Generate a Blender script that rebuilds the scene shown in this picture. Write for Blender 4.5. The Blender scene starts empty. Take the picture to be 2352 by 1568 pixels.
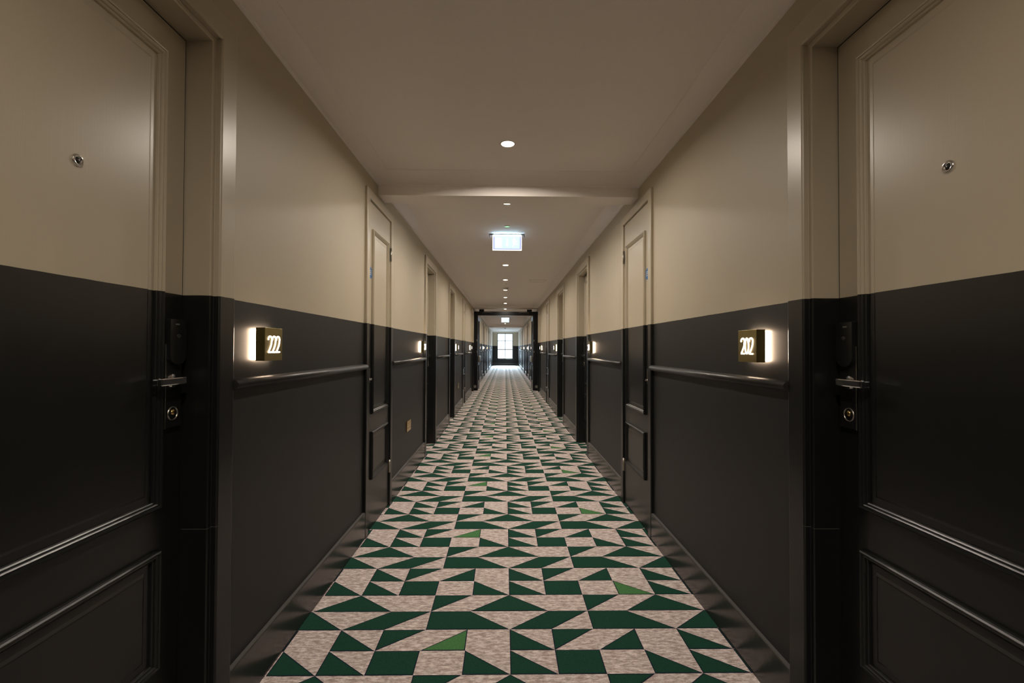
import bpy, bmesh, math, random
from mathutils import Matrix, Vector
random.seed(7)
PI = math.pi
C = bpy.context.scene.collection
scene = bpy.context.scene

# ------------------------------------------------------------------ camera
EYE = 1.2365
cam_data = bpy.data.cameras.new('camera')
cam = bpy.data.objects.new('camera', cam_data); C.objects.link(cam)
cam_data.sensor_width = 36.0
cam_data.lens = 36.0 * 1050.0 / 2352.0
cam_data.clip_start = 0.02
YAW, PITCH, ROLL = math.radians(0.873), math.radians(0.84), math.radians(0.20)
cam.matrix_world = (Matrix.Translation((0, 0, EYE)) @ Matrix.Rotation(-YAW, 4, 'Z')
                    @ Matrix.Rotation(PI/2 + PITCH, 4, 'X') @ Matrix.Rotation(ROLL, 4, 'Z'))
scene.camera = cam

# ------------------------------------------------------------------ world, exposure
world = bpy.data.worlds.new('daylight'); scene.world = world
world.use_nodes = True
bg = world.node_tree.nodes['Background']
bg.inputs['Color'].default_value = (0.66, 0.85, 1.0, 1)
bg.inputs['Strength'].default_value = 7.0
vs = scene.view_settings
vs.view_transform = 'Standard'; vs.look = 'None'; vs.gamma = 1.0; vs.use_curve_mapping = False
vs.exposure = 0.0
LAMP_W = 15.0
LAMP_COL = (1.0, 0.89, 0.77)

sun_d = bpy.data.lights.new('bright_sky', 'SUN'); sun_d.energy = 160.0; sun_d.angle = math.radians(35); sun_d.color = (0.62, 0.82, 1.0)
sun_o = bpy.data.objects.new('bright_sky', sun_d); C.objects.link(sun_o)
sun_o.location = (0, 40, 6); sun_o.rotation_euler = (math.radians(-66), 0, 0)
# window portal (only guides sampling of the daylight outside the end window)
Y_END = 33.2
pd = bpy.data.lights.new('window_portal', 'AREA'); pd.shape = 'RECTANGLE'; pd.size = 1.2; pd.size_y = 2.0
pd.cycles.is_portal = True
po = bpy.data.objects.new('window_portal', pd); C.objects.link(po)
po.location = (0, Y_END + 0.12, 1.35); po.rotation_euler = (-PI/2, 0, 0)

# ------------------------------------------------------------------ dimensions
XL, XR = 0.917, 0.968            # wall distances from the camera axis
XW = {-1: XL, 1: XR}
PAINT = 1.397                    # height where dark paint meets beige
Z_LIP = EYE + 1.1635             # lower edge of the coving
Z_CEIL = EYE + 1.25
Y_BACK = -3.0
Y_BEAM0, Y_BEAM1 = 3.285, 3.464
Z_BEAM = EYE + 1.097
Y_FD = 13.38                     # fire door frame

# ------------------------------------------------------------------ materials
def nt(name):
    m = bpy.data.materials.new(name); m.use_nodes = True
    return m, m.node_tree, m.node_tree.nodes['Principled BSDF']

def simple(name, col, rough=0.5, metal=0.0, noise=0.0, bump=0.0, scale=40, spec=0.5):
    m, t, b = nt(name)
    b.inputs['Base Color'].default_value = (*col, 1)
    b.inputs['Roughness'].default_value = rough
    b.inputs['Metallic'].default_value = metal
    b.inputs['Specular IOR Level'].default_value = spec
    g = t.nodes.new('ShaderNodeNewGeometry')
    n = t.nodes.new('ShaderNodeTexNoise'); n.inputs['Scale'].default_value = scale
    t.links.new(g.outputs['Position'], n.inputs['Vector'])
    if noise:
        r = t.nodes.new('ShaderNodeMapRange')
        r.inputs['To Min'].default_value = 1 - noise; r.inputs['To Max'].default_value = 1 + noise
        t.links.new(n.outputs['Fac'], r.inputs['Value'])
        mx = t.nodes.new('ShaderNodeMix'); mx.data_type = 'RGBA'; mx.blend_type = 'MULTIPLY'
        mx.inputs['Factor'].default_value = 1
        mx.inputs['A'].default_value = (*col, 1)
        t.links.new(r.outputs['Result'], mx.inputs['B'])
        t.links.new(mx.outputs['Result'], b.inputs['Base Color'])
    if bump:
        bp = t.nodes.new('ShaderNodeBump'); bp.inputs['Strength'].default_value = bump
        bp.inputs['Distance'].default_value = 0.002
        t.links.new(n.outputs['Fac'], bp.inputs['Height'])
        t.links.new(bp.outputs['Normal'], b.inputs['Normal'])
    return m

def emit(name, col, strength, base=None):
    m, t, b = nt(name)
    b.inputs['Base Color'].default_value = (*(base or col), 1)
    b.inputs['Emission Color'].default_value = (*col, 1)
    b.inputs['Emission Strength'].default_value = strength
    return m

BEIGE = (0.47, 0.41, 0.305)
DARK = (0.0130, 0.0133, 0.0133)
def two_tone(name, rough_up, rough_dn, brush, spec=0.5, dark=DARK, beige=BEIGE):
    """beige paint above the dado line, near black below; brushed texture"""
    m, t, b = nt(name)
    g = t.nodes.new('ShaderNodeNewGeometry')
    s = t.nodes.new('ShaderNodeSeparateXYZ'); t.links.new(g.outputs['Position'], s.inputs[0])
    n1 = t.nodes.new('ShaderNodeTexNoise'); n1.inputs['Scale'].default_value = 14
    t.links.new(g.outputs['Position'], n1.inputs['Vector'])
    wob = t.nodes.new('ShaderNodeMath'); wob.operation = 'MULTIPLY_ADD'
    wob.inputs[1].default_value = 0.0022; t.links.new(n1.outputs['Fac'], wob.inputs[0])
    t.links.new(s.outputs['Z'], wob.inputs[2])
    gt = t.nodes.new('ShaderNodeMath'); gt.operation = 'GREATER_THAN'; gt.inputs[1].default_value = PAINT + .001
    t.links.new(wob.outputs[0], gt.inputs[0])
    mx = t.nodes.new('ShaderNodeMix'); mx.data_type = 'RGBA'
    mx.inputs['A'].default_value = (*dark, 1); mx.inputs['B'].default_value = (*beige, 1)
    t.links.new(gt.outputs[0], mx.inputs['Factor'])
    t.links.new(mx.outputs['Result'], b.inputs['Base Color'])
    rr = t.nodes.new('ShaderNodeMix'); rr.data_type = 'FLOAT'
    rr.inputs[2].default_value = rough_dn; rr.inputs[3].default_value = rough_up
    t.links.new(gt.outputs[0], rr.inputs[0]); t.links.new(rr.outputs[0], b.inputs['Roughness'])
    b.inputs['Specular IOR Level'].default_value = spec
    mp = t.nodes.new('ShaderNodeMapping')
    mp.inputs['Scale'].default_value = (260, 260, 6) if brush else (90, 90, 90)
    t.links.new(g.outputs['Position'], mp.inputs['Vector'])
    n2 = t.nodes.new('ShaderNodeTexNoise'); n2.inputs['Scale'].default_value = 1.0; n2.inputs['Detail'].default_value = 3
    t.links.new(mp.outputs[0], n2.inputs['Vector'])
    bp = t.nodes.new('ShaderNodeBump'); bp.inputs['Strength'].default_value = 0.2 if brush else 0.10
    bp.inputs['Distance'].default_value = 0.0006
    t.links.new(n2.outputs['Fac'], bp.inputs['Height']); t.links.new(bp.outputs['Normal'], b.inputs['Normal'])
    return m

M_WALL = two_tone('wall_paint', 0.52, 0.46, False, spec=0.42)
M_TRIM = two_tone('trim_paint', 0.33, 0.30, True, spec=0.5, dark=(0.0095, 0.0098, 0.0095))
M_CEIL = simple('ceiling_paint', (0.82, 0.765, 0.73), 0.8, noise=0.02, bump=0.05, scale=60)
M_BLACK = simple('black_gloss_paint', (0.006, 0.006, 0.0075), 0.35, noise=.1, spec=.3)
M_LEDGE = simple('worn_skirting_top', (0.075, 0.070, 0.068), 0.6, noise=.15, scale=60)  # paler top ledge: dust, plus light from above put into the colour
M_RAIL = simple('dado_rail_paint', (0.028, 0.027, 0.026), 0.38, noise=.1, bump=.2, scale=30)
M_BASE = simple('skirting_paint', (0.026, 0.025, 0.025), 0.22, noise=.1, bump=.2, scale=30)
M_CHROME = simple('polished_chrome', (0.75, 0.75, 0.76), 0.10, 1.0, noise=.02)
M_STEEL = simple('brushed_steel', (0.45, 0.43, 0.38), 0.30, 1.0, noise=.05)
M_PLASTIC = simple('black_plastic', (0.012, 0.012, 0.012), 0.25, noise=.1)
M_BRASS = simple('aged_brass', (0.33, 0.265, 0.11), 0.38, 1.0, noise=.12, scale=25)
M_BRASSB = simple('bright_brass', (0.75, 0.55, 0.25), 0.22, 1.0, noise=.05)
M_WHITE = simple('white_plastic', (0.70, 0.68, 0.64), 0.4, noise=.02)
M_DARKHOLE = simple('dark_cavity', (0.01, 0.01, 0.01), 0.7, noise=.1)
M_GREY = simple('grey_plastic', (0.14, 0.13, 0.12), 0.4, noise=.05)
M_BLUE = simple('blue_sign_vinyl', (0.03, 0.16, 0.42), 0.35, noise=.03)
M_CHIP = simple('chipped_edge', (0.22, 0.20, 0.18), 0.5, noise=.2)
M_LENS = emit('downlight_lens', (1.0, 0.88, 0.70), 30)
M_BACK = emit('warm_backlight', (1.0, 0.74, 0.52), 55)
M_NUM = emit('lit_numerals', (1.0, 0.82, 0.70), 6)
M_EXIT = emit('exit_panel_glow', (0.66, 0.96, 0.98), 1.2, (.05, .1, .1))
M_EXITW = emit('exit_pictogram_glow', (0.98, 1.0, 1.0), 1.6, (.1, .1, .1))
M_STRIP = emit('exit_strip_glow', (0.42, 0.74, 1.0), 60, (.1, .1, .1))
M_EXITF = emit('exit_frame_glow', (0.60, 0.60, 0.95), 0.9, (.1, .1, .12))
M_LED = emit('green_led', (0.35, 1.0, 0.5), 1.6)

def carpet(name, kind):
    m, t, b = nt(name)
    g = t.nodes.new('ShaderNodeNewGeometry')
    n = t.nodes.new('ShaderNodeTexNoise'); n.inputs['Scale'].default_value = 420; n.inputs['Detail'].default_value = 2
    t.links.new(g.outputs['Position'], n.inputs['Vector'])
    cr = t.nodes.new('ShaderNodeValToRGB')
    if kind == 'beige':
        mp = t.nodes.new('ShaderNodeMapping'); mp.inputs['Scale'].default_value = (26, 75, 1)
        t.links.new(g.outputs['Position'], mp.inputs['Vector'])
        n2 = t.nodes.new('ShaderNodeTexNoise'); n2.inputs['Scale'].default_value = 1.0
        n2.inputs['Detail'].default_value = 9; n2.inputs['Roughness'].default_value = 0.8
        t.links.new(mp.outputs[0], n2.inputs['Vector'])
        cr.color_ramp.elements[0].position = 0.43; cr.color_ramp.elements[0].color = (0.38, 0.295, 0.265, 1)
        cr.color_ramp.elements[1].position = 0.60; cr.color_ramp.elements[1].color = (0.86, 0.76, 0.73, 1)
        t.links.new(n2.outputs['Fac'], cr.inputs['Fac'])
    else:
        base = {'green': (0.0100, 0.056, 0.034), 'light': (0.07, 0.20, 0.07), 'navy': (0.010, 0.014, 0.034)}[kind]
        cr.color_ramp.elements[0].position = 0.3; cr.color_ramp.elements[0].color = (*[c*.72 for c in base], 1)
        cr.color_ramp.elements[1].position = 0.75; cr.color_ramp.elements[1].color = (*[c*1.35 for c in base], 1)
        t.links.new(n.outputs['Fac'], cr.inputs['Fac'])
    t.links.new(cr.outputs['Color'], b.inputs['Base Color'])
    b.inputs['Roughness'].default_value = 0.95
    b.inputs['Specular IOR Level'].default_value = 0.15
    bp = t.nodes.new('ShaderNodeBump'); bp.inputs['Strength'].default_value = 0.6; bp.inputs['Distance'].default_value = 0.003
    t.links.new(n.outputs['Fac'], bp.inputs['Height']); t.links.new(bp.outputs['Normal'], b.inputs['Normal'])
    return m
M_CB, M_CG, M_CL, M_CN = [carpet('carpet_' + k, k) for k in ('beige', 'green', 'light', 'navy')]

mg, tg, bgl = nt('window_glass')
tr = tg.nodes.new('ShaderNodeBsdfTransparent'); gl = tg.nodes.new('ShaderNodeBsdfGlossy'); gl.inputs['Roughness'].default_value = 0.02
mxs = tg.nodes.new('ShaderNodeMixShader'); mxs.inputs[0].default_value = 0.07
tg.links.new(tr.outputs[0], mxs.inputs[1]); tg.links.new(gl.outputs[0], mxs.inputs[2])
tg.links.new(mxs.outputs[0], tg.nodes['Material Output'].inputs['Surface'])
M_GLASS = mg

# ------------------------------------------------------------------ mesh helpers
class MB:
    """collects geometry given in side coordinates (d = depth into the wall, y, z) or world xyz"""
    def __init__(self, side=0):
        self.bm = bmesh.new(); self.side = side
    def P(self, d, y, z):
        if self.side == 0: return Vector((d, y, z))
        return Vector((self.side * (XW[self.side] + d), y, z))
    def v(self, p): return self.bm.verts.new(self.P(*p))
    def box(self, d0, d1, y0, y1, z0, z1, bev=0.0, mat=0):
        vs_ = [self.v((d, y, z)) for d in (d0, d1) for y in (y0, y1) for z in (z0, z1)]
        F = [(0,1,3,2), (4,6,7,5), (0,4,5,1), (2,3,7,6), (0,2,6,4), (1,5,7,3)]
        fs = [self.bm.faces.new([vs_[i] for i in f]) for f in F]
        for f in fs: f.material_index = mat
        if bev:
            es = list({e for f in fs for e in f.edges})
            bmesh.ops.bevel(self.bm, geom=es, offset=bev, segments=2, affect='EDGES', profile=0.5)
        return self
    def poly(self, pts, mat=0, smooth=False):
        f = self.bm.faces.new([self.v(p) for p in pts]); f.material_index = mat; f.smooth = smooth
        return self
    def loops(self, rings, close_path=True, close_prof=False, smooth=False, mat=0, cap=False):
        """rings: list over the path of lists of profile points"""
        V = [[self.v(p) for p in r] for r in rings]
        n = len(V); k = len(V[0])
        for i in range(n if close_path else n-1):
            for j in range(k if close_prof else k-1):
                a, b = V[i], V[(i+1) % n]
                f = self.bm.faces.new((a[j], b[j], b[(j+1) % k], a[(j+1) % k]))
                f.smooth = smooth; f.material_index = mat
        if cap:
            self.bm.faces.new(V[0]); self.bm.faces.new(list(reversed(V[-1])))
        return self
    def rect_sweep(self, y0, y1, z0, z1, prof, open_bottom=False, smooth=False):
        """prof = [(inset, d)] swept round a rectangle on the wall plane"""
        cs = [(y0, z0, 1, 0 if open_bottom else 1), (y0, z1, 1, -1), (y1, z1, -1, -1), (y1, z0, -1, 0 if open_bottom else 1)]
        rings = [[(d, y + sy*o, z + sz*o) for (o, d) in prof] for (y, z, sy, sz) in cs]
        return self.loops(rings, close_path=not open_bottom, smooth=smooth)
    def cyl(self, c, axis, r, h, n=24, r2=None, smooth=True, mat=0):
        """axis 0=d 1=y 2=z; from c to c+h along the axis"""
        r2 = r if r2 is None else r2
        def ring(rr, t):
            out = []
            for i in range(n):
                a = 2*PI*i/n; p = [0, 0, 0]
                o = [k for k in range(3) if k != axis]
                p[axis] = c[axis] + t; p[o[0]] = c[o[0]] + rr*math.cos(a); p[o[1]] = c[o[1]] + rr*math.sin(a)
                out.append(self.v(p))
            return out
        A, B = ring(r, 0), ring(r2, h)
        for i in range(n):
            f = self.bm.faces.new((A[i], A[(i+1) % n], B[(i+1) % n], B[i])); f.smooth = smooth; f.material_index = mat
        for R in (A, B):
            f = self.bm.faces.new(R); f.material_index = mat
        return self
    def lathe(self, c, axis, prof, n=32, mat=0):
        """prof=[(r, t)] along the axis"""
        rings = []
        o = [k for k in range(3) if k != axis]
        for i in range(n):
            a = 2*PI*i/n; row = []
            for (r, t) in prof:
                p = [0, 0, 0]; p[axis] = c[axis] + t
                p[o[0]] = c[o[0]] + r*math.cos(a); p[o[1]] = c[o[1]] + r*math.sin(a)
                row.append(tuple(p))
            rings.append(row)
        self.loops(rings, True, False, True, mat)
        bmesh.ops.remove_doubles(self.bm, verts=self.bm.verts[:], dist=1e-6)
        return self
    def tube(self, pts, r, n=8, mat=0):
        """round tube along pts (in the y-z plane of a wall or free)"""
        P = [Vector(p) for p in pts]; rings = []
        for i, p in enumerate(P):
            t = (P[min(i+1, len(P)-1)] - P[max(i-1, 0)]).normalized()
            up = Vector((1, 0, 0)) if abs(t.x) < .9 else Vector((0, 0, 1))
            a = t.cross(up).normalized(); b = t.cross(a).normalized()
            rings.append([tuple(p + a*r*math.cos(2*PI*k/n) + b*r*math.sin(2*PI*k/n)) for k in range(n)])
        return self.loops(rings, False, True, True, mat, cap=True)
    def build(self, name, mats, parent=None, recalc=True):
        if recalc: bmesh.ops.recalc_face_normals(self.bm, faces=self.bm.faces[:])
        if parent is not None:
            off = Vector((0, 0, 0)); p = parent
            while p is not None: off += p.location; p = p.parent
            for v in self.bm.verts: v.co -= off
        me = bpy.data.meshes.new(name); self.bm.to_mesh(me); self.bm.free()
        for m in (mats if isinstance(mats, (list, tuple)) else [mats]): me.materials.append(m)
        o = bpy.data.objects.new(name, me); C.objects.link(o)
        if parent is not None: o.parent = parent
        return o

def tag(o, label=None, cat=None, group=None, kind=None):
    if label: o['label'] = label
    if cat: o['category'] = cat
    if group: o['group'] = group
    if kind: o['kind'] = kind
    return o
def empty(name, loc):
    o = bpy.data.objects.new(name, None); C.objects.link(o); o.location = loc
    o.empty_display_size = 0.1
    return o

# ------------------------------------------------------------------ door layout
# (kind, y0, y1) = outer edges of the architrave along the corridor
LEFT = [('room', -1.55, -0.55), ('room', 0.54, 1.532), ('riser', 2.985, 3.68), ('room', 5.19, 6.04), ('room', 7.41, 8.26),
        ('riser', 9.78, 10.43), ('room', 12.30, 13.16), ('room', 14.9, 15.88), ('riser', 17.4, 18.2),
        ('room', 19.3, 20.3), ('room', 21.6, 22.6), ('room', 25.0, 26.0), ('riser', 27.6, 28.4), ('room', 29.8, 30.8)]
RIGHT = [('room', -1.55, -0.55), ('room', 0.525, 1.522), ('riser', 2.965, 3.73), ('room', 5.21, 6.13), ('room', 7.42, 8.37),
         ('riser', 9.88, 10.6), ('room', 12.34, 13.2), ('room', 14.9, 15.88), ('riser', 17.4, 18.2),
         ('room', 19.3, 20.3), ('room', 21.6, 22.6), ('room', 25.0, 26.0), ('riser', 27.6, 28.4), ('room', 29.8, 30.8)]
DOORS = {-1: LEFT, 1: RIGHT}
Z_OPEN = 2.215; Z_ARCH = 2.295
AW = 0.083

# ------------------------------------------------------------------ walls, ceiling, floor
for s, nm in ((-1, 'left'), (1, 'right')):
    b = MB(s)
    b.box(0.135, 0.22, Y_BACK - .1, Y_END + .3, 0, Z_CEIL + .05)
    y = Y_BACK
    for kind, y0, y1 in DOORS[s]:
        if kind != 'room': continue
        b.box(0, 0.135, y, y0 + .095, 0, Z_LIP + .06)
        b.box(0, 0.135, y0 + .095, y1 - .095, Z_OPEN - .005, Z_LIP + .06)
        y = y1 - .095
    b.box(0, 0.135, y, Y_END + .3, 0, Z_LIP + .06)
    o = b.build('wall_' + nm, M_WALL)
    tag(o, f'{nm} corridor wall, beige above and near-black below the dado line', kind='structure')

# end wall with the window opening
WX0, WX1, WZ0, WZ1 = -0.56, 0.58, 0.455, 2.31
b = MB()
xl, xr = -XL, XR
b.box(xl, WX0, Y_END, Y_END + .2, 0, Z_CEIL); b.box(WX1, xr, Y_END, Y_END + .2, 0, Z_CEIL)
b.box(WX0, WX1, Y_END, Y_END + .2, 0, WZ0); b.box(WX0, WX1, Y_END, Y_END + .2, WZ1, Z_CEIL)
tag(b.build('wall_end', M_WALL), 'far end wall with the daylit window, beige over dark paint', kind='structure')
b = MB(); b.box(-XL - .2, XR + .2, Y_BACK - .15, Y_BACK, 0, Z_CEIL + .05)
tag(b.build('wall_back', M_WALL), 'wall behind the camera closing the corridor', kind='structure')

b = MB(); b.box(-XL - .22, XR + .22, Y_BACK - .15, Y_END + .3, Z_CEIL, Z_CEIL + .12)
tag(b.build('ceiling', M_CEIL), 'plain plastered corridor ceiling', kind='structure')

# coving: concave quarter profile between ceiling and wall
CA, CB_ = 0.09, Z_CEIL - Z_LIP
def cove_pts(n=10):
    out = [(0.0, 0.0), (0.010, 0.0)]
    for i in range(n+1):
        a = PI/2 * i/n
        # concave quarter ellipse centred inside the room
        out.append((CA - (CA-0.010)*math.cos(a), -CB_ * -math.sin(a)*0.985))
    out.append((CA, CB_))
    return out     # (distance from the wall, height above the lip)
def cove_rect(name, y0, y1, lab):
    """coving around all four sides of a ceiling bay"""
    b = MB(); pr = cove_pts()
    cs = [(-XL, y0, 1, 1), (XR, y0, -1, 1), (XR, y1, -1, -1), (-XL, y1, 1, -1)]
    rings = [[(x + sx*o, y + sy*o, Z_LIP + h) for (o, h) in pr] for (x, y, sx, sy) in cs]
    b.loops(rings, True, False, True)
    for f in b.bm.faces: f.smooth = True
    o = b.build(name, M_CEIL)
    return tag(o, lab, kind='structure')
cove_rect('trim_1', Y_BACK, Y_BEAM0, 'plaster coving round the nearest ceiling bay')
cove_rect('trim_2', Y_BEAM1, Y_FD, 'plaster coving round the ceiling bay between beam and fire doors')
cove_rect('trim_3', Y_FD + .14, 24.0, 'plaster coving round the ceiling bay beyond the fire doors')
cove_rect('trim_4', 24.18, Y_END, 'plaster coving round the last ceiling bay by the window')

b = MB(); b.box(-XL, XR, Y_BEAM0, Y_BEAM1, Z_BEAM, Z_CEIL + .01)
tag(b.build('trim_5', M_CEIL), 'shallow downstand beam crossing the ceiling over the narrow doors', kind='structure')
b = MB(); b.box(-XL, XR, 24.0, 24.18, Z_BEAM, Z_CEIL + .01)
tag(b.build('trim_6', M_CEIL), 'distant downstand beam crossing the ceiling beyond the second exit sign', kind='structure')

# floor: solid slab plus the woven pattern
CW, RD = 0.1840, 0.1395
U0, V0 = 0.025, 1.890
PAT = [  # (polygon in cell units, colour) one 4 x 4 repeat; everything else is beige ground
    ([(0,1),(1,0),(0,0)], 'g'), ([(1,1),(2,1),(1,0)], 'g'), ([(2,0),(3,1),(3,0)], 'B'),
    ([(0,0),(1,-1),(0,-1)], 'g'), ([(1,0),(2,0),(2,-1),(1,-1)], 'g'), ([(3,0),(4,-1),(3,-1)], 'A'),
    ([(2,1),(4,1),(3,2),(2,2)], 'g'), ([(0,1),(1,1),(2,2),(1,2)], 'g'),
    ([(2,3),(3,3),(2,2)], 'g'), ([(3,2),(5,2),(4,3)], 'g'),
]
def inset_poly(P, w):
    n = len(P); A = sum(P[i][0]*P[(i+1)%n][1]-P[(i+1)%n][0]*P[i][1] for i in range(n))
    if A < 0: P = P[::-1]
    L = []
    for i in range(n):
        p, q = Vector(P[i]), Vector(P[(i+1) % n]); t = (q-p).normalized(); nn = Vector((-t.y, t.x))
        L.append((p + nn*w, t))
    out = []
    for i in range(n):
        (p, t), (q, u) = L[i-1], L[i]
        den = t.x*u.y - t.y*u.x
        if abs(den) < 1e-9: out.append(tuple(q)); continue
        k = ((q.x-p.x)*u.y - (q.y-p.y)*u.x)/den
        out.append((p.x + t.x*k, p.y + t.y*k))
    return P, out
def clipx(P, x0, x1):
    for (lim, sgn) in ((x0, 1), (x1, -1)):
        out = []
        for i in range(len(P)):
            a, c = P[i-1], P[i]; ia = sgn*(a[0]-lim) >= 0; ic = sgn*(c[0]-lim) >= 0
            if ia != ic:
                k = (lim-a[0])/(c[0]-a[0]); out.append((lim, a[1] + k*(c[1]-a[1])))
            if ic: out.append(c)
        P = out
        if len(P) < 3: return []
    return P
b = MB()
b.box(-XL - .12, XR + .12, Y_BACK, Y_END + .05, -0.06, 0.0, mat=0)
xa, xb = -XL - .119, XR + .119
for jr in range(-9, 57):
    vb = V0 + jr*4*RD
    if vb - RD > Y_END - .1: break
    for ic in range(-3, 3):
        for (P, c) in PAT:
            mat = 1
            if c == 'B' and ic == -1 and jr % 2 == 0: mat = 2
            if c == 'A' and ic == 0 and jr % 2 == 1: mat = 2
            W = [(U0 + (ic*4 + u)*CW, vb + v*RD) for u, v in P]
            if max(p[1] for p in W) > Y_END or min(p[1] for p in W) < Y_BACK: continue
            W = clipx(W, xa, xb)
            if not W: continue
            far = vb > 9
            if far:
                b.poly([(x, y, 0.0006) for x, y in W], mat)
            else:
                W, I = inset_poly(W, 0.0042)
                b.poly([(x, y, 0.0006) for x, y in W], 3)
                b.poly([(x, y, 0.0010) for x, y in I], mat)
for f in b.bm.faces:
    f.normal_update()
    if len(f.verts) and all(v.co.z > 0.0003 for v in f.verts) and f.normal.z < 0: f.normal_flip()
tag(b.build('floor', [M_CB, M_CG, M_CL, M_CN], recalc=False), 'corridor carpet patterned with green triangles and squares on mottled pink-beige', kind='structure')

# ------------------------------------------------------------------ doors
ARCH_ROOM = [(0, 0), (0, -.015), (.003, -.0185), (.006, -.0195), (AW-.006, -.0195), (AW-.002, -.018), (AW, -.015), (AW, -.001),
             (AW+.001, .001), (AW+.005, -.001), (AW+.014, -.001), (AW+.018, .002), (AW+.018, .135)]
RW = .066
ARCH_RISER = [(0, 0), (0, -.015), (.003, -.0185), (.006, -.0195), (RW-.009, -.0195), (RW-.005, -.018), (RW-.003, -.015), (RW-.003, .012)]
def bolection(d):   # raised panel moulding, (inset, depth)
    P = [(0, 0), (0, .010), (.003, .015), (.008, .018), (.013, .017), (.015, .0135), (.018, .013),
         (.022, .0145), (.026, .012), (.028, .008), (.032, .0085), (.036, .006), (.038, .0005)]
    return [(o*.68, d-h) for o, h in P]
def leaf_panels(s, root, d, ya, yb, panels, fine=True):
    for k, (z0, z1) in enumerate(panels):
        b = MB(s); b.rect_sweep(ya, yb, z0, z1, bolection(d), smooth=False)
        b.build('panel_moulding', M_TRIM, root)
        i = .053
        b = MB(s)
        b.rect_sweep(ya+.026, yb-.026, z0+.026, z1-.026, [(0, d-.0004), (i-.033, d-.0010), (i-.026, d-.0050), (i-.024, d-.0055)])
        b.poly([(d-.0055, ya+i+.002, z0+i+.002), (d-.0055, ya+i+.002, z1-i-.002), (d-.0055, yb-i-.002, z1-i-.002), (d-.0055, yb-i-.002, z0+i+.002)])
        b.build('raised_panel', M_TRIM, root)

def lever_set(s, root, d, yc, detail):
    """long backplate with card reader on top, lever and cylinder; yc = spindle line"""
    b = MB(s); b.box(d-.013, d, yc-.026, yc+.040, .998, 1.32, bev=.002)
    esc = b.build('lock_plate', M_STEEL if not detail else M_PLASTIC, root)
    if detail:
        b = MB(s); b.box(d-.0150, d-.001, yc-.0295, yc-.0255, .998, 1.245, bev=.0006)
        tag(b.build('plate_edge', M_STEEL, esc), 'thin bright steel edge')
        b = MB(s)
        rd = []
        for k in range(13):
            a = PI*k/12
            rd.append((yc+.007+.033*math.cos(a), 1.212 - .028*math.sin(a)))
        prof = [(yc+.040, 1.318)] + rd + [(yc-.026, 1.318)]
        fr = [(d-.026, y, z) for y, z in prof]; bk = [(d-.012, y, z) for y, z in prof]
        b.poly(fr); b.poly(bk[::-1])
        for i in range(len(fr)): b.poly([fr[i], fr[(i+1) % len(fr)], bk[(i+1) % len(fr)], bk[i]])
        rdr = b.build('card_reader', M_PLASTIC, esc)
        b = MB(s)
        for r in (.004, .008, .012):
            b.tube([(d-.0262, yc+.008+r*math.cos(a*PI/180), 1.262+r*math.sin(a*PI/180)) for a in range(40, 141, 20)], .0007, 6)
        tag(b.build('contactless_symbol', M_GREY, esc), 'small grey contactless wave symbol')
        b = MB(s); b.box(d-.0265, d-.025, yc-.006, yc+.010, 1.302, 1.306)
        b.build('status_light', M_GREY, esc)
    # lever: neck, then flat bar pointing towards the hinge side with a return
    b = MB(s)
    b.cyl((d-.040, yc, 1.137), 0, .010, .030, 20)
    b.lathe((d-.018, yc, 1.137), 0, [(0.0001, 0), (.019, 0), (.021, .004), (.021, .006)], 24)
    b.box(d-.051, d-.037, yc-.090, yc+.010, 1.127, 1.149, bev=.0035)
    b.box(d-.040, d-.022, yc-.089, yc-.077, 1.128, 1.147, bev=.0035)
    tag(b.build('lever_handle', M_CHROME, esc), 'polished chrome lever handle')
    b = MB(s)
    b.lathe((d-.012, yc+.004, 1.040), 0, [(.0175, 0), (.0185, -.0035), (.0200, -.0035), (.0208, 0)], 32)
    b.build('cylinder_ring', M_STEEL, esc)
    b = MB(s)
    b.lathe((d-.012, yc+.004, 1.044), 0, [(.0085, 0), (.0085, -.004), (.0065, -.0055), (.0001, -.0055)], 20)
    b.box(d-.0185, d-.016, yc+.003, yc+.005, 1.039, 1.049)
    tag(b.build('lock_cylinder', M_BRASSB, esc), 'small brass lock cylinder')

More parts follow.
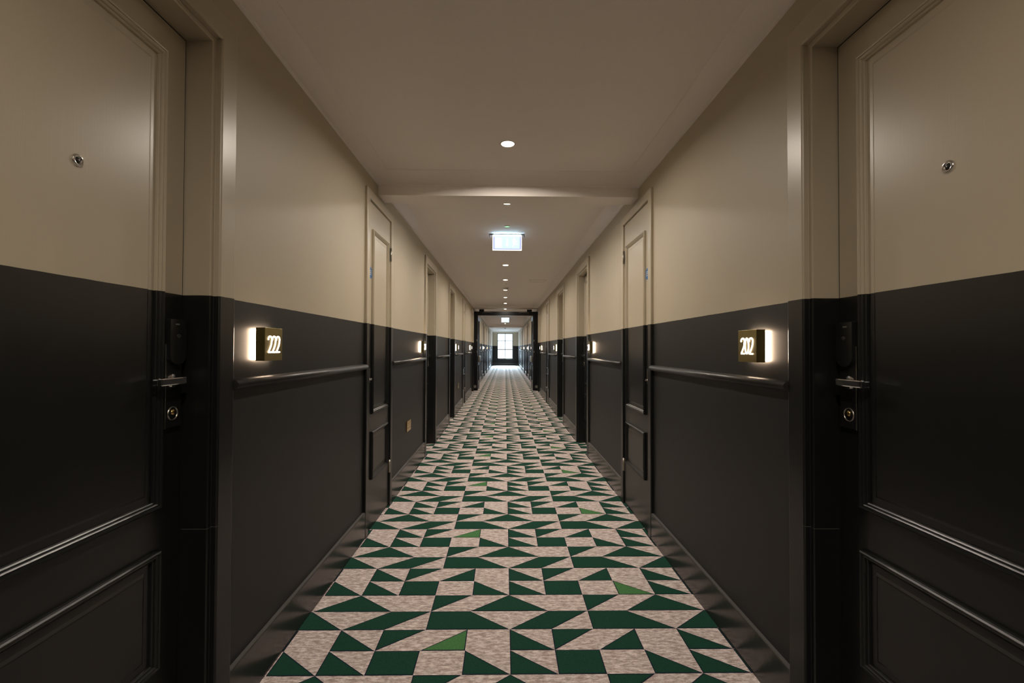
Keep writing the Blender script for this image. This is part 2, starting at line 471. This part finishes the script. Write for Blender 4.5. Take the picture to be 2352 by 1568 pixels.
POS = {(-1, 1): 'left', (1, 1): 'right'}
door_no = [0]
def room_door(s, y0, y1, label, detail):
    door_no[0] += 1
    root = empty(f'door_{door_no[0]}', (s*XW[s], (y0+y1)/2, 0)); tag(root, label, kind='structure')
    b = MB(s); b.rect_sweep(y0, y1, 0.0, Z_ARCH, ARCH_ROOM, open_bottom=True)
    b.build('door_frame', M_TRIM, root)
    ya, yb = y0 + AW + .0235, y1 - AW - .0235
    d = .081
    b = MB(s); b.box(d, .125, ya, yb, .006, Z_ARCH - AW - .0235)
    leaf = b.build('door_leaf', M_TRIM, root)
    ym = .0895
    if detail >= 1:
        leaf_panels(s, root, d, ya+ym, yb-ym, [(.773, 2.10), (.315, .655)])
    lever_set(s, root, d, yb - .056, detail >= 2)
    # black strip standing in for the shadow in the gap between leaf and lining
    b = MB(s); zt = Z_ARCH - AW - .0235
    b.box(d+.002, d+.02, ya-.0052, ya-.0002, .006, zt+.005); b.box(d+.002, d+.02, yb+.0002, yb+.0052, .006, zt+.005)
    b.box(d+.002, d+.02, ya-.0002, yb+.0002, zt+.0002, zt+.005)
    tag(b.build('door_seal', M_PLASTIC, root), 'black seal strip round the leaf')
    # peephole
    dp = d - (.0055 if detail >= 1 else 0)
    b = MB(s)
    b.lathe((dp, (ya+yb)/2+.032, 1.668), 0, [(.0145, 0), (.0140, -.003), (.0115, -.0045), (.0085, -.0035), (.0070, -.0015)], 28)
    tag(b.build('peephole', M_CHROME, root), 'small chrome peephole ring with glass lens')
    b = MB(s); b.lathe((dp, (ya+yb)/2+.032, 1.668), 0, [(.0070, -.0012), (.0055, -.0028), (.003, -.0036), (.0001, -.0038)], 20)
    b.build('peephole_lens', M_PLASTIC, root)
    if detail >= 2:   # hairline joint in the frame paint
        b = MB(s); z = .676; e = .0006
        pts = [(o, dd) for (o, dd) in ARCH_ROOM[4:-1]] + [(AW+.018, .078)]
        for (o0, d0), (o1, d1) in zip(pts[:-1], pts[1:]):
            dz = .006 * 0
            P0 = (d0-e, y1-o0-e, z); P1 = (d1-e, y1-o1-e, z)
            b.poly([P0, P1, (P1[0], P1[1], z+.0008), (P0[0], P0[1], z+.0008)])
        tag(b.build('paint_joint', M_CHIP, root, recalc=False), 'pale hairline joint in the dark paint')
    return root

def riser_door(s, y0, y1, label, near):
    door_no[0] += 1
    root = empty(f'door_{door_no[0]}', (s*XW[s], (y0+y1)/2, 0)); tag(root, label, kind='structure')
    b = MB(s); b.rect_sweep(y0, y1, 0.0, Z_ARCH, ARCH_RISER, open_bottom=True)
    b.build('door_frame', M_TRIM, root)
    ya, yb = y0 + RW, y1 - RW
    d = -.006
    b = MB(s); b.box(d, .0, ya, yb, .008, Z_ARCH - RW - .003, bev=.0015)
    b.build('door_leaf', M_TRIM, root)
    leaf_panels(s, root, d, ya+.072, yb-.079, [(.786, 2.045), (.342, .667)])
    for z in (1.97, .31):
        b = MB(s); b.cyl((d-.009, yb-.001, z-.05), 2, .0065, .10, 12)
        for k in range(1, 5): b.cyl((d-.009, yb-.001, z-.05+k*.02-.0006), 2, .0069, .0012, 12)
        b.box(d-.003, d, yb-.022, yb-.003, z-.05, z+.05)
        tag(b.build('hinge', M_STEEL, root), 'steel butt hinge')
    # small escutcheon with turn knob
    b = MB(s); b.box(d-.004, d, ya+.022, ya+.050, 1.00, 1.10, bev=.001)
    esc = b.build('lock_plate', M_STEEL, root)
    b = MB(s); b.lathe((d-.004, ya+.036, 1.025), 0, [(.008, 0), (.008, -.003), (.004, -.005), (.004, -.007), (.007, -.009), (.007, -.012), (.0001, -.013)], 20)
    b.build('turn_knob', M_CHROME, esc)
    # blue mandatory sign disc with white lettering lines
    b = MB(s); b.cyl((d-.0015, ya+.043, 1.742), 0, .0375, .0015, 40, smooth=False)
    sg = b.build('round_sign', M_BLUE, root); tag(sg, 'round blue sign with lines of white writing')
    b = MB(s)
    for z, w in ((1.756, .019), (1.7435, .025), (1.731, .020)):
        y = ya + .043 - w
        while y < ya + .043 + w - .004:
            ww = random.choice((.0035, .0045, .0025))
            b.box(d-.0021, d-.0015, y, min(y+ww, ya+.043+w), z-.003, z+.003); y += ww + .0018
    b.build('sign_lettering', M_WHITE, sg)
    return root

order = ['behind the camera', 'nearest the camera', '', 'third along, just past the beam', 'fourth along', 'between rooms halfway to the fire doors',
         'last before the fire doors', 'first beyond the fire doors', 'first narrow one beyond the fire doors', 'second beyond the fire doors',
         'third beyond the fire doors', 'just past the distant beam', 'narrow one near the end window', 'closest to the end window']
for s, nm in ((-1, 'left'), (1, 'right')):
    for i, (kind, y0, y1) in enumerate(DOORS[s]):
        if i == 0: continue
        if kind == 'room':
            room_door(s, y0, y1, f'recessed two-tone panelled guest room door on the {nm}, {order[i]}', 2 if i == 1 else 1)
        else:
            w = 'under the ceiling beam with round blue sign' if i == 2 else order[i]
            riser_door(s, y0, y1, f'narrow flush two-tone service door on the {nm}, {w}', i == 2)

# door behind the camera is a plain closed one
for s, nm in ((-1, 'left'), (1, 'right')):
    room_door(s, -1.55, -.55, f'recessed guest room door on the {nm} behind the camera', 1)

# ------------------------------------------------------------------ skirting and dado rails between the doors
def gaps(s):
    y = Y_BACK; out = []
    for kind, y0, y1 in DOORS[s] + [('fire', Y_FD, Y_FD+.14)]:
        pass
    items = sorted([(y0, y1) for _, y0, y1 in DOORS[s]] + [(Y_FD - .02, Y_FD + .16)])
    for y0, y1 in items:
        if y0 - y > .05: out.append((y, y0))
        y = y1
    out.append((y, Y_END))
    return out
SK = [(0, .170), (-.0145, .170), (-.0165, .168), (-.017, .165), (-.017, .0)]
tn = 7
for s, nm in ((-1, 'left'), (1, 'right')):
    for k, (a, c) in enumerate(gaps(s)):
        b = MB(s)
        prof = SK + [(0, 0)]
        b.loops([[(d, a, z) for d, z in prof], [(d, c, z) for d, z in prof]], False, True, False, 0, cap=True)
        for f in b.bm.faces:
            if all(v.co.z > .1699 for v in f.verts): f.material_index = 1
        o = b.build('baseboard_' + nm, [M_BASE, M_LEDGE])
        tag(o, f'dark gloss skirting board on the {nm} wall, stretch {k+1} from the camera end', kind='structure')
        # dado rail: half round on a thin fillet
        b = MB(s)
        zc, r = 1.112, .0165
        prof = [(0, zc-.021), (-.004, zc-.021), (-.007, zc-.017)]
        for i in range(13):
            t = -PI/2 + PI*i/12
            prof.append((-.012 - (r+.004)*math.cos(t), zc + r*math.sin(t)))
        prof += [(-.004, zc+.0175), (0, zc+.0175)]
        e = .003
        b.loops([[(d, a+e, z) for d, z in prof], [(d, c-e, z) for d, z in prof]], False, True, True, 0, cap=True)
        o = b.build(f'trim_{tn}', M_RAIL); tn += 1
        tag(o, f'dark rounded dado rail on the {nm} wall, stretch {k+1} from the camera end', kind='structure')
b = MB(); b.box(-XL, XR, Y_END-.016, Y_END, 0, .17)
tag(b.build('baseboard_end', M_BASE), 'dark skirting board under the end window', kind='structure')

# ------------------------------------------------------------------ end window
win = empty('window_1', ((WX0+WX1)/2, Y_END, WZ0)); tag(win, 'tall six-pane daylit window closing the corridor', kind='structure')
b = MB(); yw = Y_END + .10
for (x0, x1, z0, z1) in ((WX0, WX0+.05, WZ0, WZ1), (WX1-.05, WX1, WZ0, WZ1), (WX0, WX1, WZ0, WZ0+.06), (WX0, WX1, WZ1-.05, WZ1)):
    b.box(x0, x1, yw-.04, yw+.04, z0, z1)
b.build('window_frame', M_GREY, win)
b = MB()
zm = 1.14
b.box(WX0+.04, WX1-.04, yw-.03, yw+.03, zm-.03, zm+.03)
b.build('meeting_rail', M_GREY, win)
for (x0, x1, z0, z1) in ((-.015, .035, WZ0+.05, WZ1-.04), (WX0+.04, WX1-.04, 1.735, 1.785)):
    b = MB(); b.box(x0, x1, yw-.02, yw+.02, z0, z1); b.build('glazing_bar', M_GREY, win)
b = MB(); b.box(WX0+.03, WX1-.03, yw-.002, yw+.002, WZ0+.03, WZ1-.03); b.build('window_glass', M_GLASS, win)
b = MB(); b.box(WX0-.05, WX1+.05, Y_END-.04, Y_END+.06, WZ0-.03, WZ0, bev=.004); b.build('window_sill', M_BASE, win)

# ------------------------------------------------------------------ fire doors at 13.4 m
door_no[0] += 1
fd = empty(f'door_{door_no[0]}', (0, Y_FD, 0)); tag(fd, 'black double fire door frame across the corridor, both leaves held open', kind='structure')
IX0, IX1, IZ = -0.795, 0.820, EYE + .958
b = MB()
b.box(-XL, IX0, Y_FD, Y_FD+.14, 0, EYE+1.07); b.box(IX1, XR, Y_FD, Y_FD+.14, 0, EYE+1.07)
b.box(IX0, IX1, Y_FD, Y_FD+.14, IZ, EYE+1.07)
b.box(-XL, IX0-.03, Y_FD-.015, Y_FD, 0, EYE+1.07); b.box(IX1+.03, XR, Y_FD-.015, Y_FD, 0, EYE+1.07)
b.box(IX0-.03, IX1+.03, Y_FD-.015, Y_FD, IZ+.03, EYE+1.07)
b.build('door_frame', M_BLACK, fd)
for sx, xi in ((-1, IX0), (1, IX1)):
    x0, x1 = (xi, xi-sx*-.045) if sx > 0 else (xi-.045, xi)
    ya, yb = Y_FD+.15, Y_FD+.93
    b = MB()
    zt = EYE+.945
    b.box(x0, x1, ya, ya+.13, .01, zt); b.box(x0, x1, yb-.13, yb, .01, zt)
    b.box(x0, x1, ya+.13, yb-.13, zt-.12, zt); b.box(x0, x1, ya+.13, yb-.13, .72, 1.0); b.box(x0, x1, ya+.13, yb-.13, .01, .25)
    lf = b.build('door_leaf', M_BLACK, fd)
    b = MB(); xm = (x0+x1)/2
    b.box(xm-.003, xm+.003, ya+.13, yb-.13, 1.0, zt-.12); b.box(xm-.003, xm+.003, ya+.13, yb-.13, .25, .72)
    b.build('vision_glass', M_GLASS, lf)
    xf = xi
    b = MB(); b.box(min(xf, xf-sx*.05), max(xf, xf-sx*.05), ya+.08, yb-.06, .82, 1.0, bev=.012)
    tag(b.build('push_bar', M_STEEL, lf), 'broad steel push bar')
    # closer on the near face of the head
    cx = IX0+.13 if sx < 0 else IX1-.13
    b = MB(); b.box(cx-.09, cx+.05, Y_FD-.06, Y_FD, EYE+1.06, EYE+1.13, bev=.006) if sx < 0 else b.box(cx-.05, cx+.09, Y_FD-.06, Y_FD, EYE+1.06, EYE+1.13, bev=.006)
    cl = b.build('door_closer', M_BLACK, fd)
    b = MB(); b.tube([(cx, Y_FD-.045, EYE+1.03), (cx+sx*-.17, Y_FD-.05, EYE+1.045), (cx+sx*-.30, Y_FD-.02, EYE+1.035)], .006, 8)
    b.build('closer_arm', M_STEEL, cl)
    for z in (1.46, 1.13):
        b = MB(); b.cyl((xi+sx*.028, Y_FD-.02, z-.03), 2, .009, .06, 12); b.build('hinge', M_STEEL, fd)
# low wall magnets that hold the leaves
for s, nm in ((-1, 'left'), (1, 'right')):
    h = empty('door_holder', (s*(XW[s]-.03), Y_FD-.02, .115))
    tag(h, f'small round magnetic door holder low on the {nm} fire door post', 'door holder', 'door holders on the fire door posts')
    b = MB(); b.cyl((s*(XW[s]-.045), Y_FD-.045, .115), 1, .048, .029, 24); b.build('housing', M_GREY, h)
    b = MB(); b.cyl((s*(XW[s]-.045), Y_FD-.060, .115), 1, .030, .015, 24); b.build('magnet_face', M_STEEL, h)

# ------------------------------------------------------------------ lit room number signs
def digit(ch, y, dy, z, h):
    """stroke points of a narrow numeral; y start, dy signed width, z base, h height"""
    w = dy; P = []
    if ch == '2':
        for k in range(0, 11):
            a = PI - (PI*1.12)*k/10
            P.append((.5 + .46*math.cos(a), .80 + .19*math.sin(a)))
        P[0] = (.06, .76)
        P += [(.90, .62), (.78, .45), (.50, .25), (.20, .08), (.08, .01), (.98, .01)]
    elif ch == '0':
        P = [(.5 + .44*math.cos(2*PI*k/20), .5 + .49*math.sin(2*PI*k/20)) for k in range(21)]
    elif ch == '4':
        P = [(.78, 0), (.78, 1), (.08, .30), (1.0, .30)]
    elif ch == '6':
        P = [(.85, .95), (.45, .80), (.12, .45), (.10, .20), (.35, .01), (.70, .01), (.92, .22), (.75, .48), (.40, .50), (.12, .30)]
    elif ch == '8':
        P = [(.5, .52), (.12, .75), (.5, 1), (.88, .75), (.5, .52), (.08, .25), (.5, 0), (.92, .25), (.5, .52)]
    elif ch == '1':
        P = [(.2, .8), (.55, 1), (.55, 0)]
    return [(y + w*px, z + h*pz) for px, pz in P]
def number_sign(s, y0, text, label, far=False):
    y1 = y0 + .130; z0, z1 = 1.187, 1.309
    root = empty('room_number_sign', (s*XW[s], (y0+y1)/2, 1.248))
    tag(root, label, 'sign', 'lit brass room number signs')
    b = MB(s); b.box(-.046, -.012, y0, y1, z0, z1, bev=.0012)
    box = b.build('brass_box', M_BRASS, root)
    b = MB(s); b.box(-.0118, -.0002, y0+.004, y1-.010, z0+.004, z1-.004)
    b.build('backlight', M_BACK, root)
    if not far:
        for yy, zz in ((y0+.035, z1), (y1-.035, z1), (y0+.035, z0-.0014)):
            b = MB(s); b.cyl((-.030, yy, zz), 2, .0035, .0014, 10); b.build('screw', M_BRASS, box)
    # numerals, reading left to right as seen from the corridor
    n = len(text); wt = .088; cw = wt/n
    # on the left wall the text runs towards +y, on the right wall towards -y
    sg = 1 if s < 0 else -1
    ys = (y0+y1)/2 - sg*wt/2
    b = MB(s)
    for k, ch in enumerate(text):
        pts = digit(ch, ys + sg*cw*(k+.04), sg*cw*.94, z0+.031, .060)
        b.tube([(-.0462, y, z) for y, z in pts], .0029, 8)
    b.build('lit_numerals', M_NUM, root)
    return root
number_sign(-1, 1.672, '222', 'lit brass number box reading 222 beside the nearest left door')
number_sign(1, 1.664, '202', 'lit brass number box reading 202 beside the nearest right door')
number_sign(-1, 4.93, '224', 'lit brass number box on the left, second along, past the narrow door')
number_sign(1, 4.96, '204', 'lit brass number box on the right, second along, past the narrow door')
number_sign(-1, 8.50, '226', 'small lit number box on the left, third along')
number_sign(1, 8.55, '206', 'small lit number box on the right, third along')
number_sign(-1, 11.92, '228', 'small lit number box on the left just before the fire doors')
number_sign(1, 12.00, '208', 'small lit number box on the right just before the fire doors')
for s, nm in ((-1, 'left'), (1, 'right')):
    for y, w in ((16.1, 'first beyond the fire doors'), (19.02, 'second beyond the fire doors'), (22.8, 'third beyond the fire doors'), (26.2, 'past the distant beam')):
        number_sign(s, y, '220' if s < 0 else '210', f'tiny lit number box on the {nm} wall, {w}', True)

# ------------------------------------------------------------------ brass sockets
for s, y, lab in ((-1, 4.28, 'brass double socket low on the left wall, nearer one'), (-1, 8.86, 'small brass double socket low on the left wall, farther one'),
                  (1, 16.9, 'tiny brass double socket low on the right wall beyond the fire doors')):
    z = .50
    root = empty('wall_socket', (s*XW[s], y+.085, z)); tag(root, lab, 'socket', 'brass sockets')
    b = MB(s); b.box(-.010, 0, y, y+.17, z-.05, z+.05, bev=.003); b.build('face_plate', M_BRASSB, root)
    for k in (0, 1):
        b = MB(s); yc = y + .045 + k*.08
        b.box(-.0108, -.0095, yc-.004, yc+.004, z+.004, z+.014)
        b.box(-.0108, -.0095, yc-.016, yc-.010, z-.022, z-.015); b.box(-.0108, -.0095, yc+.010, yc+.016, z-.022, z-.015)
        b.build('pin_holes', M_DARKHOLE, root)
        b = MB(s); b.box(-.013, -.010, yc-.008, yc+.008, z+.024, z+.036, bev=.001); b.build('switch', M_BRASSB, root)

# ------------------------------------------------------------------ downlights
DL = [(-1.57, 'round recessed downlight behind the camera'),
      (0.05, 'round recessed downlight right above the camera, out of frame'),
      (2.78, 'round recessed downlight nearest in view, before the ceiling beam'),
      (3.915, 'round downlight just behind the ceiling beam'),
      (5.42, 'round downlight hidden behind the near exit sign'),
      (6.87, 'round downlight directly below the near exit sign in the photo'),
      (8.36, 'round downlight second below the near exit sign in the photo'),
      (9.82, 'round downlight partly covered by the smoke detector'),
      (11.28, 'round downlight second before the fire doors'),
      (12.74, 'round downlight last before the fire doors'),
      (14.6, 'round downlight just beyond the fire doors'),
      (16.05, 'second round downlight beyond the fire doors'),
      (17.5, 'round downlight before the distant exit sign'),
      (20.4, 'round downlight behind the distant exit sign'),
      (21.8, 'round downlight two before the distant beam'),
      (23.3, 'round downlight right before the distant beam'),
      (26.0, 'round downlight after the distant beam'), (29.0, 'round downlight near the end window')]
for y, lab in DL:
    x = 0.012 if y < 4 else 0.004
    root = empty('downlight', (x, y, Z_CEIL)); tag(root, lab, 'ceiling light', 'recessed downlights')
    b = MB(); b.lathe((x, y, Z_CEIL), 2, [(.038, .0), (.040, -.0025), (.046, -.003), (.049, 0)], 36)
    b.build('trim_ring', M_WHITE, root)
    b = MB(); b.cyl((x, y, Z_CEIL-.0015), 2, .0385, .001, 36, smooth=False); b.build('lamp_lens', M_LENS, root)
    ld = bpy.data.lights.new('lamp', 'AREA'); ld.shape = 'DISK'; ld.size = .074; ld.energy = LAMP_W; ld.color = LAMP_COL; ld.spread = math.radians(162)
    lo = bpy.data.objects.new('lamp', ld); C.objects.link(lo); lo.parent = root; lo.location = (0, 0, -.0035)

# ------------------------------------------------------------------ exit signs
def exit_sign(y, lab):
    cx = .019 if y < 10 else .005
    root = empty('exit_sign', (cx, y, Z_CEIL)); tag(root, lab, 'exit sign', 'illuminated exit signs')
    w, h = .159, .168
    b = MB(); b.box(cx-.198, cx+.192, y-.011, y+.011, Z_CEIL-.012, Z_CEIL, bev=.002)
    b.box(cx-.198, cx-.188, y-.010, y+.010, Z_CEIL-.030, Z_CEIL-.010); b.box(cx+.182, cx+.192, y-.010, y+.010, Z_CEIL-.030, Z_CEIL-.010)
    b.build('mounting_plate', M_GREY, root)
    b = MB()
    z1 = Z_CEIL-.012; z0 = z1-h
    b.box(cx-w, cx+w, y-.006, y+.006, z0, z1)
    pl = b.build('acrylic_plate', M_EXITF, root)
    b = MB()
    b.box(cx-w-.001, cx-w+.006, y-.009, y+.009, z0, z1); b.box(cx+w-.006, cx+w+.001, y-.009, y+.009, z0, z1)
    b.box(cx-w, cx+w, y-.009, y+.009, z0-.001, z0+.007)
    b.build('plate_edge', M_EXITW, pl)
    b = MB(); b.box(cx-w+.022, cx+w-.022, y-.0085, y-.006, z0+.019, z1-.004); b.build('green_panel', M_EXIT, root)
    b = MB(); b.box(cx-w+.01, cx+w-.01, y-.012, y-.007, z1-.009, z1); b.box(cx-w+.01, cx+w-.01, y+.007, y+.012, z1-.009, z1)
    b.build('light_strip', M_STRIP, root)
    # pictogram: door block, down arrow, running figure
    yy = y-.0092
    def q(nm, polys):
        b = MB()
        for pts in polys: b.poly([(cx+px, yy, z0+pz) for px, pz in pts])
        for f in b.bm.faces:
            f.normal_update()
            if f.normal.y > 0: f.normal_flip()
        b.build(nm, M_EXITW, pl, recalc=False)
    q('door_symbol', [[(-.13, .03), (-.06, .03), (-.06, .135), (-.13, .135)]])
    q('arrow_symbol', [[(-.005, .125), (.007, .125), (.007, .064), (.018, .064), (.001, .040), (-.016, .064), (-.005, .064)]])
    q('figure_head', [[(.070, .122), (.082, .122), (.082, .134), (.070, .134)]])
    q('running_figure', [[(.050, .110), (.092, .118), (.100, .098), (.112, .098), (.112, .090), (.094, .090), (.088, .102), (.084, .085), (.096, .072), (.118, .072), (.118, .062), (.090, .062), (.080, .070), (.070, .040), (.058, .040), (.068, .066), (.060, .085), (.066, .104)]])
exit_sign(4.99, 'bright white-blue exit sign hanging just behind the ceiling beam')
exit_sign(18.9, 'small bright exit sign seen through the fire doors')

# ------------------------------------------------------------------ ceiling sensors, detector, vents
for y, r, lab in ((4.67, .030, 'flush round sensor with green light in front of the near exit sign'),
                  (8.83, .016, 'tiny green-lit emergency lamp between downlights, nearer one'),
                  (11.95, .014, 'tiny green-lit emergency lamp between downlights, farther one')):
    root = empty('ceiling_sensor', (.019, y, Z_CEIL)); tag(root, lab, 'sensor', 'small ceiling sensors')
    b = MB(); b.lathe((.019, y, Z_CEIL), 2, [(r*.62, -.004), (r*.8, -.008), (r, -.006), (r*1.06, 0)], 28); b.build('rim', M_WHITE, root)
    b = MB(); b.cyl((.019, y, Z_CEIL-.005), 2, r*.62, .004, 24); b.build('led', M_LED, root)
for y, lab in ((9.42, 'domed smoke detector in front of the partly covered downlight'), (28.5, 'dark domed smoke detector near the end window')):
    root = empty('smoke_detector', (.012, y, Z_CEIL)); tag(root, lab, 'smoke detector', 'smoke detectors')
    b = MB(); b.lathe((.012, y, Z_CEIL), 2, [(.055, 0), (.055, -.012), (.050, -.016)], 32); b.build('base', M_WHITE, root)
    b = MB(); b.lathe((.012, y, Z_CEIL), 2, [(.047, -.014), (.045, -.028), (.030, -.038), (.012, -.042), (.0001, -.042)], 32)
    b.build('dome', M_GREY if y > 20 else M_WHITE, root)
for y, lab in ((8.32, 'faint slatted ceiling vent right of the downlights before the fire doors'), (18.2, 'slatted ceiling vent beyond the fire doors')):
    x0, x1 = .44, .76
    root = empty('ceiling_vent', ((x0+x1)/2, y+.15, Z_CEIL)); tag(root, lab, 'vent', 'ceiling vents')
    b = MB()
    b.box(x0, x1, y, y+.02, Z_CEIL-.006, Z_CEIL); b.box(x0, x1, y+.28, y+.30, Z_CEIL-.006, Z_CEIL)
    b.box(x0, x0+.02, y+.02, y+.28, Z_CEIL-.006, Z_CEIL); b.box(x1-.02, x1, y+.02, y+.28, Z_CEIL-.006, Z_CEIL)
    b.build('vent_frame', M_CEIL, root)
    b = MB()
    for k in range(9):
        xx = x0+.03+k*.029
        b.poly([(xx, y+.02, Z_CEIL-.001), (xx+.018, y+.02, Z_CEIL-.007), (xx+.018, y+.28, Z_CEIL-.007), (xx, y+.28, Z_CEIL-.001)])
    b.build('slats', M_CEIL, root)
